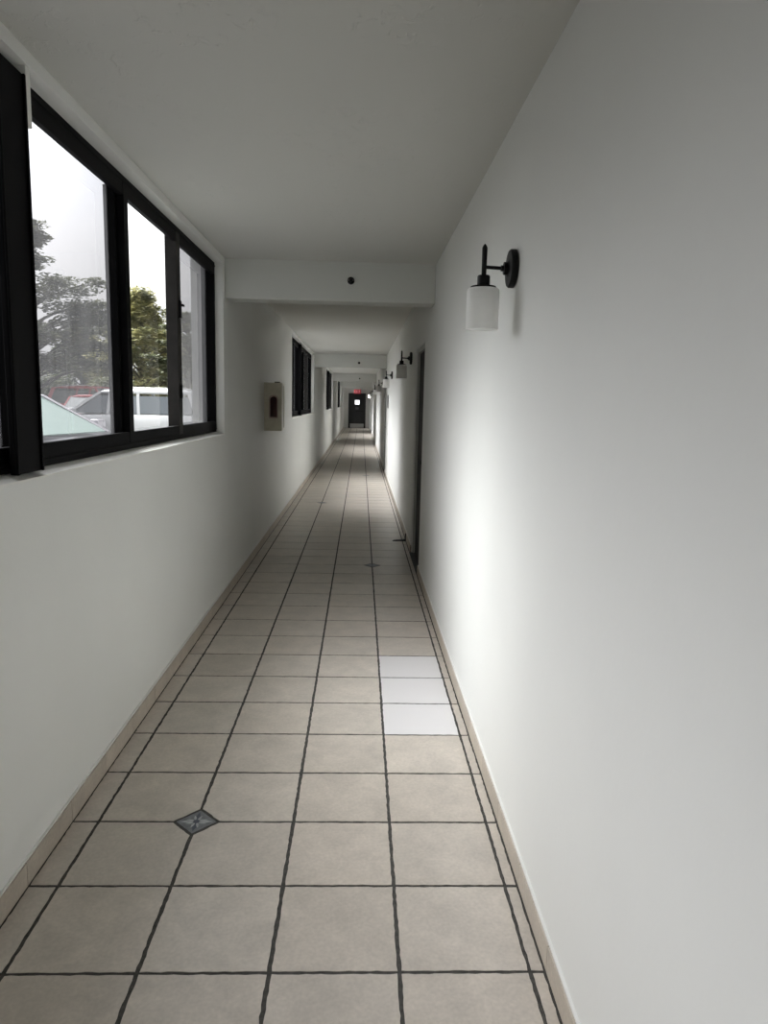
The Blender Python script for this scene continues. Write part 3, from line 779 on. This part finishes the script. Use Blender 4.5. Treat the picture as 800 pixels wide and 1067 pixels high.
# ------------------------------------------------------------------ trees
def leaf_blob(bm, c, rad, n, size, flat=1.0, droop=0.):
    for _ in range(n):
        while True:
            p = Vector((random.uniform(-1, 1), random.uniform(-1, 1), random.uniform(-1, 1)))
            if p.length <= 1: break
        p = p.normalized() * (p.length ** .6)
        p = Vector((p.x * rad, p.y * rad, p.z * rad * flat)) + Vector(c)
        p.z -= droop * ((p.x - c[0]) ** 2 + (p.y - c[1]) ** 2) ** .5 * .2
        a = random.uniform(0, 2 * PI); s = size * random.uniform(.6, 1.3)
        d = Vector((math.cos(a), math.sin(a), random.uniform(-.5, .3))).normalized(); u = d.cross(Vector((random.uniform(-.5, .5), random.uniform(-.5, .5), 1))).normalized()
        bm.faces.new([bm.verts.new(p - d * s), bm.verts.new(p + u * s * .42), bm.verts.new(p + d * s), bm.verts.new(p - u * s * .42)])

def make_tree(loc, height, crown, leafm, label, n=40, per=110, size=.16, flat=.45, base=.35, airy=False, name='leafy_tree', seed=1):
    random.seed(seed)
    r = empty(name, loc); tag(r, label, 'tree', None)
    bmt = bmesh.new(); bml = bmesh.new()
    tube(bmt, [(0, 0, -.1), (.1, .05, height * .2), (-.1, .1, height * .45), (.15, 0, height * .7), (.1, .1, height * .9)], [height * .028, height * .022, height * .017, height * .010, height * .004], 10)
    for i in range(n):
        t = random.uniform(base, 1.0); a = random.uniform(0, 2 * PI)
        R = crown * (math.sin(PI * min(1, (t - base) / (1 - base) * .85 + .22)) ** .6) * random.uniform(.45, 1.0)
        z = t * height
        c = (R * math.cos(a), R * math.sin(a), z)
        z0 = max(height * .15, z - R * .55)
        tube(bmt, [(0, 0, z0), (c[0] * .5, c[1] * .5, z0 + (z - z0) * .65), c], [height * .008, height * .005, height * .002], 6, caps=False)
        leaf_blob(bml, c, crown * random.uniform(.20, .34), per, size, flat)
        if airy:
            for q in range(4):
                b = a + random.uniform(-.6, .6); d = crown * random.uniform(.12, .30)
                e = (c[0] + d * math.cos(b), c[1] + d * math.sin(b), z + random.uniform(.0, .25) * d)
                tube(bmt, [c, e], [.02, .006], 5, caps=False); leaf_blob(bml, e, crown * .11, per // 3, size * .8, .4)
    obj('trunk', bmt, M['bark'], r)
    obj('foliage', bml, leafm, r)
    return r
make_tree((-15.9, 33, GZ), 9.0, 3.9, M['leaf_olive'], 'tall airy olive-green tree with layered branches filling the first pane', n=85, per=190, size=.15, flat=.32, base=.26, airy=True, seed=3)
make_tree((-14.6, 47, GZ), 8.0, 3.2, M['leaf_yellow'], 'rounded yellow-green tree seen through the clear pane', n=120, per=330, size=.17, flat=.75, base=.02, seed=5)
make_tree((-9.6, 38.5, GZ), 6.2, 1.9, M['leaf_olive'], 'grey-green tree seen through the last pane behind the SUV', n=50, per=110, size=.13, flat=.4, base=.25, airy=True, seed=6)
make_tree((-24, 41, GZ), 7.8, 4.2, M['leaf_dark'], 'dark dense tree behind the red cars', n=70, per=220, size=.18, flat=.6, base=.1, seed=8)
make_tree((-28, 28, GZ), 7.0, 4.6, M['leaf_dark'], 'dark tree at the far left edge of the car park', n=50, per=200, size=.2, flat=.6, base=.1, seed=10)
make_tree((-35, 45, GZ), 8.0, 4.8, M['leaf_dark'], 'dark low tree filling the back of the row', n=60, per=200, size=.2, flat=.6, base=.1, seed=11)
for i, (x, y, h) in enumerate([(-13.0, 61, 6.6), (-18.6, 66, 7.2), (-24.6, 63, 7.4), (-31, 62, 7.2), (-27.5, 51, 6.0), (-21.2, 54, 6.2)]):
    make_tree((x, y, GZ), h, 2.9, M['leaf_dark'] if i % 2 else M['leaf_green'], ['low broad tree closing the gap furthest right behind the SUV', 'bushy dark tree directly behind the yellow-green tree', 'bushy green tree far behind the red cars',
              'bushy dark tree far back toward the left pane', 'rounded green tree behind the airy tree, left side', 'rounded dark tree behind the airy tree, right side'][i], n=75, per=260, size=.22, flat=.7, base=.02, seed=50 + i)
# undergrowth: individual shrubs
for i, (x, y, s) in enumerate([(-19.8, 35.5, 1.5), (-18.2, 40.5, 1.6), (-20.2, 46.5, 1.7), (-14.2, 40.5, 1.6), (-15.6, 54.5, 1.4), (-11.2, 51, 1.6)]):
    random.seed(30 + i)
    bm = bmesh.new()
    for q in range(16):
        a = random.uniform(0, 2 * PI); rr_ = random.uniform(0, s * .8)
        leaf_blob(bm, (rr_ * math.cos(a), rr_ * math.sin(a), random.uniform(.3, s * 1.5)), s * .45, 160, .16, .8)
    o = obj('shrub', bm, M['leaf_dark'] if i % 2 == 0 else M['leaf_green']); o.location = (x, y, GZ)
    tag(o, 'dense shrub in the undergrowth behind the parked cars', 'shrub', 'undergrowth shrubs behind the car park')

# ------------------------------------------------------------------ world: bright overcast sky
SKY, SUN = .62, 25
w = bpy.data.worlds.new('overcast'); scene.world = w; w.use_nodes = True
nt = w.node_tree; bg = nt.nodes['Background']; L = nt.links.new
tc = nt.nodes.new('ShaderNodeTexCoord'); mp = nt.nodes.new('ShaderNodeMapping'); mp.inputs['Scale'].default_value = (1, 1, 3)
n = nt.nodes.new('ShaderNodeTexNoise'); n.inputs['Scale'].default_value = 2.2; n.inputs['Detail'].default_value = 4
r = nt.nodes.new('ShaderNodeValToRGB'); r.color_ramp.elements[0].position = .3; r.color_ramp.elements[1].position = .7
r.color_ramp.elements[0].color = (.86, .88, .92, 1); r.color_ramp.elements[1].color = (1, .99, .985, 1)
L(tc.outputs['Generated'], mp.inputs['Vector']); L(mp.outputs['Vector'], n.inputs['Vector']); L(n.outputs['Fac'], r.inputs['Fac']); L(r.outputs['Color'], bg.inputs['Color'])
# the sun sits behind the cloud, ahead and to the left: a broad brighter patch of overcast
el, az = math.radians(42), math.radians(57)
sd = Vector((-math.sin(az) * math.cos(el), math.cos(az) * math.cos(el), math.sin(el)))
dt = nt.nodes.new('ShaderNodeVectorMath'); dt.operation = 'DOT_PRODUCT'; dt.inputs[1].default_value = sd
L(tc.outputs['Generated'], dt.inputs[0])
m1 = nt.nodes.new('ShaderNodeMath'); m1.operation = 'MULTIPLY_ADD'; m1.inputs[1].default_value = 11; m1.inputs[2].default_value = -11
m2 = nt.nodes.new('ShaderNodeMath'); m2.operation = 'EXPONENT'
m3 = nt.nodes.new('ShaderNodeMath'); m3.operation = 'MULTIPLY_ADD'; m3.inputs[1].default_value = SUN; m3.inputs[2].default_value = SKY
L(dt.outputs['Value'], m1.inputs[0]); L(m1.outputs[0], m2.inputs[0]); L(m2.outputs[0], m3.inputs[0]); L(m3.outputs[0], bg.inputs['Strength'])

# ------------------------------------------------------------------ camera
f, yaw, pitch, roll = 748.14, .0348491, .1504412, .0229177
cy, sy, cp, spp = math.cos(yaw), math.sin(yaw), math.cos(pitch), math.sin(pitch)
fw = Vector((sy * cp, cy * cp, -spp)); rt = Vector((cy, -sy, 0)); up = rt.cross(fw)
rt2 = rt * math.cos(roll) + up * math.sin(roll); up2 = up * math.cos(roll) - rt * math.sin(roll)
cam = bpy.data.cameras.new('camera'); co = bpy.data.objects.new('camera', cam); C.objects.link(co)
mw = Matrix((rt2, up2, -fw)).transposed().to_4x4(); mw.translation = Vector((-.1305, -1.72277, 1.51734)); co.matrix_world = mw
cam.sensor_fit = 'HORIZONTAL'; cam.sensor_width = 36; cam.lens = 36 * f / 800; cam.clip_start = .02; cam.clip_end = 400
scene.camera = co

scene.view_settings.view_transform = 'Standard'; scene.view_settings.look = 'None'
scene.view_settings.gamma = 1; scene.view_settings.use_curve_mapping = False
scene.view_settings.exposure = 1.26
cy_ = scene.cycles
cy_.max_bounces = 14; cy_.diffuse_bounces = 10; cy_.transparent_max_bounces = 12; cy_.glossy_bounces = 4
cy_.use_denoising = True; cy_.sample_clamp_indirect = 6
cy_.caustics_reflective = False; cy_.caustics_refractive = False
